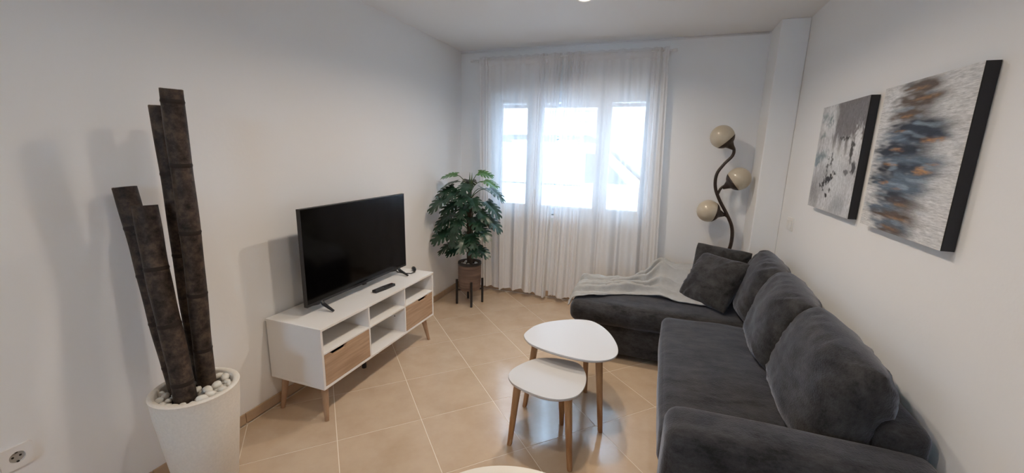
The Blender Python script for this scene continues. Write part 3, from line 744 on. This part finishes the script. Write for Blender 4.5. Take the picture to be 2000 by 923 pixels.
for i, (lx, lz, ly, Ln, dr, young) in enumerate(leaves):
    if dr < 1.2: dr = dr*.7+.05
    Ln *= .80
    k = 1.0
    while k > .8:                      # keep the blade clear of the wall: bring it into the room
        wx, wy, wz = (MX+lx)*k, (MY+ly)*k, CAM_H+(lz-CAM_H)*k
        px_, py_, pz_ = wx-MX, wy-MY, wz
        h_ = math.hypot(px_, py_)
        if wx+px_/h_*Ln*.62 > LW+.035: break
        k -= .005
    lx, ly, lz = px_, py_, pz_
    c = Vector((lx, ly, lz-.153))
    hd = Vector((lx, ly, 0)); hd = hd.normalized() if hd.length > .02 else Vector((0, -1, 0))
    d = (hd*1.0 + Vector((0, 0, -dr))).normalized()
    # blades turn their faces up and towards the open room
    nt_ = Vector((0, 0, .85)) + Vector((.35, -.85, .2))*(.34+.26*math.sin(i*1.9)) + Vector((.25*math.sin(i*2.7), 0, 0))
    nrm = (nt_ - d*nt_.dot(d)).normalized(); side2 = nrm.cross(d).normalized()
    base = c - d*Ln*.5
    o = link('leaf', (YOUNG if young else LEAF)[i % (2 if young else 3)], mon)
    o.matrix_local = Matrix(((d.x*Ln, side2.x*Ln, nrm.x*Ln, base.x), (d.y*Ln, side2.y*Ln, nrm.y*Ln, base.y), (d.z*Ln, side2.z*Ln, nrm.z*Ln, base.z), (0, 0, 0, 1)))
    zt = min(.96, max(.30, base.z-.13)); st0 = Vector((0, 0, zt))
    mid = (st0+base)/2+Vector((0, 0, .035))
    MB().tube([st0, st0.lerp(mid, .5)+Vector((0, 0, .012)), mid, mid.lerp(base, .6)+Vector((0, 0, .004)), base+d*.02], [.0045, .004, .0036, .0032, .0028], 6).build('leaf_stem', M['stem'], mon, smooth=True)
for k, (sx_, sy_) in enumerate(((.012, .0), (-.006, .012))):
    MB().tube([(sx_, sy_, .95), (sx_*1.5, sy_*1.4, 1.06), (sx_*2.0, sy_*2, 1.15)], [.006, .008, .001], 6).build('new_shoot', M['stem'], mon, smooth=True)
pebbles(MX, MY, .153+.248, .092, 22, .015, 'white pebble on the soil of the monstera pot', 'pebbles in the monstera pot', [(MX, MY, .036)])

# ------------------------------------------------------------------ twisting floor lamp
LY = 3.88
lamp = thing('floor_lamp', 'brown twisting floor lamp with three unlit cream globes', 'floor lamp', (.52, LY, 0))
def lp(x, z, y=0): return (x-.52, y, z)
def spline(pts, n=6):
    P = [Vector(p) for p in pts]; out = []
    for i in range(len(P)-1):
        p0, p1, p2, p3 = P[max(i-1, 0)], P[i], P[i+1], P[min(i+2, len(P)-1)]
        for s in range(n):
            t = s/n; out.append(.5*((2*p1)+(-p0+p2)*t+(2*p0-5*p1+4*p2-p3)*t*t+(-p0+3*p1-3*p2+p3)*t**3))
    return out+[P[-1]]
stem_pts = spline([lp(.52, .03), lp(.50, .18), lp(.51, .35), lp(.555, .52), lp(.583, .66), lp(.606, .78), lp(.597, .91), lp(.547, 1.02), lp(.473, 1.145), lp(.430, 1.25), lp(.429, 1.358), lp(.476, 1.444), lp(.528, 1.51), lp(.534, 1.565), lp(.505, 1.615)])
MB().tube(stem_pts, [.0165-.005*k/len(stem_pts) for k in range(len(stem_pts))], 10).build('stem', M['lamp_metal'], lamp, smooth=True)
MB().lathe([(0, 0), (.135, 0), (.137, .008), (.12, .018), (.03, .030), (.02, .05), (0, .05)], 32).build('base', M['lamp_metal'], lamp, smooth=True)
def globe(c, d, r=.093):
    c = Vector(c); d = Vector(d).normalized()      # d points from the globe to its cup
    cup_end = c+d*(r+.045)
    ux_ = d.orthogonal().normalized()
    prof = []
    for k in range(7):
        a = math.radians(4+k*9.5); prof.append((c+d*r*1.012*math.cos(a), r*1.012*math.sin(a)))
    prof = prof[::-1]
    pts = [p for p, _ in prof if True][:5]; rad = [q for _, q in prof][:5]
    cup = MB().tube(pts+[c+d*(r+.012), cup_end], rad+[.026, .0115], 24).build('cup', M['lamp_metal'], lamp, smooth=True)
    s = MB(); n = 24; s.lathe([(max(1e-4, r*math.sin(math.pi*k/16)), -r*math.cos(math.pi*k/16)) for k in range(17)], 28)
    q = Vector((0, 0, 1)).rotation_difference(-d); s.v = [tuple(q @ Vector(v)+c) for v in s.v]
    s.build('globe_shade', M['globe'], lamp, smooth=True, merge=.0005)
    return cup_end
e1 = globe(lp(.433, 1.664, -.02), (.62, .05, -.62))
MB().tube(spline([stem_pts[-3], (Vector(stem_pts[-1])+Vector(e1))/2, e1], 4), .0115, 10).build('branch', M['lamp_metal'], lamp, smooth=True)
e2 = globe(lp(.595, 1.327, -.02), (-.62, .1, -.48))
MB().tube(spline([lp(.452, 1.18), lp(.470, 1.235), lp(.495, 1.262), e2], 5), .0105, 10).build('branch', M['lamp_metal'], lamp, smooth=True)
e3 = globe(lp(.397, 1.046, -.02), (.95, .12, -.20))
MB().tube(spline([lp(.582, .955), lp(.568, .990), lp(.545, 1.008), e3], 5), .0105, 10).build('branch', M['lamp_metal'], lamp, smooth=True)

# ------------------------------------------------------------------ curtains and rod
CY, RODZ = 3.945, 2.372
rod = thing('curtain_rod', 'thin white curtain rod above the window', 'curtain rod', (-.92, CY, RODZ))
MB().tube([(-.93, 0, 0), (.905, 0, 0)], .008, 12).build('rod', M['rod'], rod, smooth=True)
for sx_ in (-.93, .905):
    MB().tube([(sx_, 0, 0), (sx_+.012*(1 if sx_ > 0 else -1), 0, 0), (sx_+.04*(1 if sx_ > 0 else -1), 0, 0)], [.008, .013, .011], 12).build('finial', M['rod'], rod, smooth=True)
for sx_ in (-.905, .0, .885):
    MB().box(sx_-.006, sx_+.006, 0, BW-CY-.001, -.006, .006).box(sx_-.012, sx_+.012, BW-CY-.006, BW-CY-.001, -.03, .03).build('bracket', M['rod'], rod, bevel=.001)
def curtain(label, xt0, xt1, xb0, xb1, zb0, zb1, seed, nf, gathers):
    rnd = random.Random(seed); ph = [rnd.uniform(0, 6.28) for _ in range(6)]; so = Vector((seed*5.1, 0, 0))
    ZT = RODZ+.030
    def fold(u, v):
        # v: 0 bottom .. 1 top
        g = sum(a*math.exp(-((u-c)/w)**2)*math.sin((u-c)/w*9+ph[0]) for c, w, a in gathers)
        low = 1-v
        f = (.010+.026*low)*math.sin(u*nf*6.28+ph[1]+.9*math.sin(u*5+ph[2])+low*.6*math.sin(u*7+ph[3]))
        f += (.006+.012*low)*math.sin(u*nf*2.35*6.28+ph[4])+.022*low*noise.noise(Vector((u*3, v*1.5, 0))+so)
        f += .003*noise.noise(Vector((u*40, v*2, 4))+so)
        return f+g*(1.0 if v > .5 else .8)
    def pt(u, v):
        x = (xb0+(xb1-xb0)*u)*(1-v)+(xt0+(xt1-xt0)*u)*v
        x += .018*math.sin(u*nf*6.28*1.0+ph[5])*(.4+.6*(1-v))
        zb = zb0+(zb1-zb0)*u+.012*math.sin(u*9+ph[2])
        z = zb+(ZT-.082-zb)*v
        return (x+.92, fold(u, v), z-RODZ)
    o = MB().grid(pt, 170, 44).build('curtain', M['voile'], None, smooth=True, loc=(-.92, CY, RODZ))
    tag(o, label, 'curtain', 'sheer curtains')
    def head(sg):
        def fn(u, v):
            x, y, z = pt(u, 1); zz = z+v*.082
            k = math.sin(v*math.pi); yy = y*(1-.75*v*(1-v)*2)
            bulge = .0125*math.sin(min(1, v*1.25)*math.pi)*sg
            return (x, yy*.45*(1-.0*v)+ (y*.55 if v == 0 else y*.15)+bulge, zz+.004*math.sin(u*60+ph[3])*v)
        return fn
    MB().grid(head(1), 170, 6).grid(head(-1), 170, 6).build('rod_pocket', M['voile_dense'], o, smooth=True)
    MB().grid(lambda u, v: (pt(u, .0)[0], fold(u, 0)-.0025, pt(u, 0)[2]+.001+v*.055), 170, 2).build('hem', M['voile_dense'], o, smooth=True)
    return o
curtain('left sheer white curtain panel, behind the potted monstera', -1.795, -.962, -1.755, -1.030, .072, .045, 3, 4.5, [(.06, .06, .020), (.80, .06, .016), (.95, .05, .020)])
curtain('right sheer white curtain panel, behind the chaise and blanket', -.955, -.045, -1.022, .020, .040, .055, 8, 5, [(.07, .05, .022), (.17, .04, .015), (.95, .06, .024)])

# ------------------------------------------------------------------ paintings
def blend(c, col, a):
    a = max(0, min(1, a)); return [c[k]*(1-a)+col[k]*a for k in range(3)]
def ell(u, v, cu, cv, ru, rv, soft=.6):
    d = math.sqrt(((u-cu)/ru)**2+((v-cv)/rv)**2); return 1-sstep(1-soft, 1+soft*.5, d)
def paint_big(u, v):
    n1 = noise.noise(Vector((u*3, v*10, 0))); n2 = noise.noise(Vector((u*9, v*60, 4))); n3 = noise.noise(Vector((u*5, v*26, 9)))
    n4 = noise.noise(Vector((u*22, v*130, 2)))
    c = [.70+.05*n1, .70+.05*n1, .70+.06*n1]
    c = blend(c, (.40, .41, .43), max(0, n2)*.7+max(0, n4)*.5)
    uu = u+.06*n3+.07*n2; vv = v+.012*n1+.006*n3
    dark = (.020, .028, .045); slate = (.11, .15, .20); brown = (.115, .080, .058)
    rows = [(.045, .27, .66, brown, .8), (.125, .24, .70, brown, .85), (.215, .20, .58, brown, .75), (.30, .22, .80, dark, .9), (.365, .15, .80, slate, .8), (.345, .40, .80, dark, .8),
            (.44, .06, .62, dark, .9), (.465, .10, .50, dark, .8), (.52, .20, .84, slate, .75), (.575, .12, .80, dark, .85), (.66, .04, .48, dark, .95), (.625, .30, .72, slate, .75), (.69, .15, .72, slate, .8),
            (.765, .18, .62, dark, .75), (.80, .34, .72, brown, .5), (.85, .10, .50, slate, .85), (.885, .22, .70, brown, .75), (.955, .22, .66, slate, .8), (.985, .30, .60, brown, .6)]
    c = blend(c, (.20, .235, .28), .62*ell(uu, v, .44, .50, .36, .40, .5)*(1+.5*n3)); c = blend(c, (.24, .22, .21), .5*ell(uu, v, .45, .5, .28, .60, .6)*(1+.6*n2))
    for cv, u0, u1, col, a in rows:
        c = blend(c, col, min(1, 1.6*a*ell(uu, vv, (u0+u1)/2, cv, (u1-u0)/2*1.22, .050, .8)*(1.0+.7*n2)))
    c = blend(c, (.32, .40, .47), .55*sstep(.15, .5, n3)*ell(u, v, .45, .5, .42, .52, .5))
    for cu, cv, ru, rv, a in ((.72, .385, .14, .020, .8), (.66, .57, .09, .022, 1.0), (.60, .585, .07, .016, .9), (.25, .665, .06, .018, 1.0), (.33, .44, .08, .014, .7), (.28, .545, .10, .012, .6), (.76, .53, .06, .012, .6),
                              (.42, .70, .09, .010, .5), (.50, .80, .08, .012, .5), (.48, .895, .14, .012, .6), (.42, .05, .10, .014, .5), (.55, .12, .14, .012, .6), (.36, .225, .10, .012, .6), (.34, .32, .08, .010, .5), (.45, .965, .12, .012, .4)):
        c = blend(c, (.46, .23, .085), a*ell(uu, vv, cu, cv, ru, rv, .8)*(.75+.9*n4))
    return c
def paint_small(u, v):
    n1 = noise.noise(Vector((u*4, v*4, 1))); n2 = noise.noise(Vector((u*24, v*7, 5))); n3 = noise.noise(Vector((u*10, v*10, 8))); n4 = noise.noise(Vector((u*30, v*30, 3)))
    c = [.56+.16*n1+.12*n2]*3; c = [c[0], c[1]*1.01, c[2]*1.04]
    c = blend(c, (.21, .195, .20), sstep(.34, .42, u+.10*n3)*sstep(.36, .28, v+.05*n2))
    for k, du in enumerate((.42, .56, .70)): c = blend(c, (.22, .21, .215), .85*ell(u+.02*n3, v, du, .36, .035, .14+.04*(k % 2), .5))
    c = blend(c, (.72, .73, .74), .9*ell(u+.06*n3, v+.05*n1, .20, .14, .22, .16, .5))
    c = blend(c, (.70, .72, .73), .8*ell(u+.05*n2, v, .45, .50, .30, .12, .7))
    c = blend(c, (.66, .68, .70), .7*ell(u+.04*n2, v, .62, .72, .22, .22, .7))
    for cu, cv, ru, rv, a in ((.10, .10, .08, .06, .7), (.24, .16, .06, .07, .8), (.12, .28, .07, .05, .7), (.10, .50, .16, .05, .9), (.22, .46, .08, .05, .7), (.06, .55, .08, .03, .9)):
        c = blend(c, (.17, .235, .265), a*ell(u+.10*n4, v+.05*n3, cu, cv, ru, rv, .9))
    c = blend(c, (.25, .24, .245), .7*ell(u+.05*n2, v, .12, .82, .20, .16, .9)); c = blend(c, (.30, .31, .33), .6*ell(u, v, .75, .90, .16, .10, .9))
    c = blend(c, (.74, .75, .76), .9*ell(u+.14*n4, v+.06*n3, .92, .34, .07, .13, .6))
    blk = (.022, .022, .026)
    for cu, cv, ru, rv, a in ((.66, .325, .13, .012, .9), (.84, .44, .028, .12, .9), (.92, .58, .05, .06, .9), (.80, .62, .04, .03, .7), (.44, .52, .020, .08, .8), (.36, .62, .012, .15, .8), (.33, .76, .020, .07, 1),
                              (.44, .70, .075, .022, 1), (.50, .675, .045, .016, 1), (.56, .64, .03, .016, 1), (.50, .80, .035, .020, 1), (.44, .855, .035, .020, 1), (.26, .775, .04, .014, .9), (.40, .73, .03, .03, 1)):
        c = blend(c, blk, a*ell(u+.05*n4, v+.03*n4, cu, cv, ru, rv, .35))
    return c
def painting(label, y_left, y_right, z0, z1, fn, mt, n=150, thick=.036):
    yc, zc = (y_left+y_right)/2, (z0+z1)/2; W, Hh = y_left-y_right, z1-z0
    t = thing('canvas_painting', label, 'painting', (RW-.002, yc, zc), 'abstract canvases on the right wall')
    MB().box(-thick+.0012, 0, -W/2, W/2, -Hh/2, Hh/2).build('stretcher_edge', M['canvas_edge'], t)
    m = MB().grid(lambda u, v: (-thick, W/2-u*W, Hh/2-v*Hh), n, n)
    me = m.mesh('painted_canvas'); me.materials.append(mt)
    at = me.color_attributes.new('paint', 'FLOAT_COLOR', 'POINT')
    for i, v in enumerate(me.vertices):
        u_, v_ = (W/2-v.co.y)/W, (Hh/2-v.co.z)/Hh; at.data[i].color = (*fn(u_, v_), 1)
    link('painted_canvas', me, t)
painting('square canvas with dark blue and orange horizontal streaks, nearer the camera', 2.272, 1.683, 1.232, 1.808, paint_big, paint_mat('painting_streaks', 2, 22))
painting('grey and white abstract canvas with black branch-like splashes, nearer the pillar', 3.010, 2.410, 1.228, 1.803, paint_small, paint_mat('painting_branches', 10, 4))

# ------------------------------------------------------------------ switch and socket
sw = thing('light_switch', 'white light switch on the right wall above the sofa', 'light switch', (RW, 3.43, 1.042))
MB().box(-.008, 0, -.062, .062, -.045, .045).build('plate', M['switch'], sw, bevel=.003)
for k in (-1, 1): MB().box(-.014, -.008, k*.028-.024, k*.028+.024, -.030, .030).build('rocker', M['switch'], sw, bevel=.003)
so_ = thing('wall_socket', 'white round wall socket low on the left wall', 'socket', (LW, .592, .428))
n_ = 32; pv, pf = [], []
for xx, kind in ((0, 's'), (.009, 's'), (.009, 'c'), (-.001, 'c')):
    for k in range(n_):
        t_ = 2*math.pi*(k+.5)/n_; cy_, cz_ = math.cos(t_), math.sin(t_)
        if kind == 's': q_ = .042/max(abs(cy_), abs(cz_))
        else: q_ = .0205
        pv.append((xx, cy_*q_, cz_*q_))
for r_ in range(3): pf += [(r_*n_+k, r_*n_+(k+1) % n_, (r_+1)*n_+(k+1) % n_, (r_+1)*n_+k) for k in range(n_)]
MB().add(pv, pf).build('plate', M['socket'], so_)
MB().tube([(0, 0, 0), (.0015, 0, 0)], .0205, 32).build('socket_well', M['socket_shaded'], so_)
for dy in (-.0095, .0095):
    MB().tube([(.0012, dy, 0), (.0022, dy, 0)], .0036, 14).build('pin_hole', M['hole'], so_)
for dz in (-.0175, .0175):
    MB().box(.001, .0085, -.003, .003, dz-.0015, dz+.0015).build('earth_clip', M['hole'], so_)
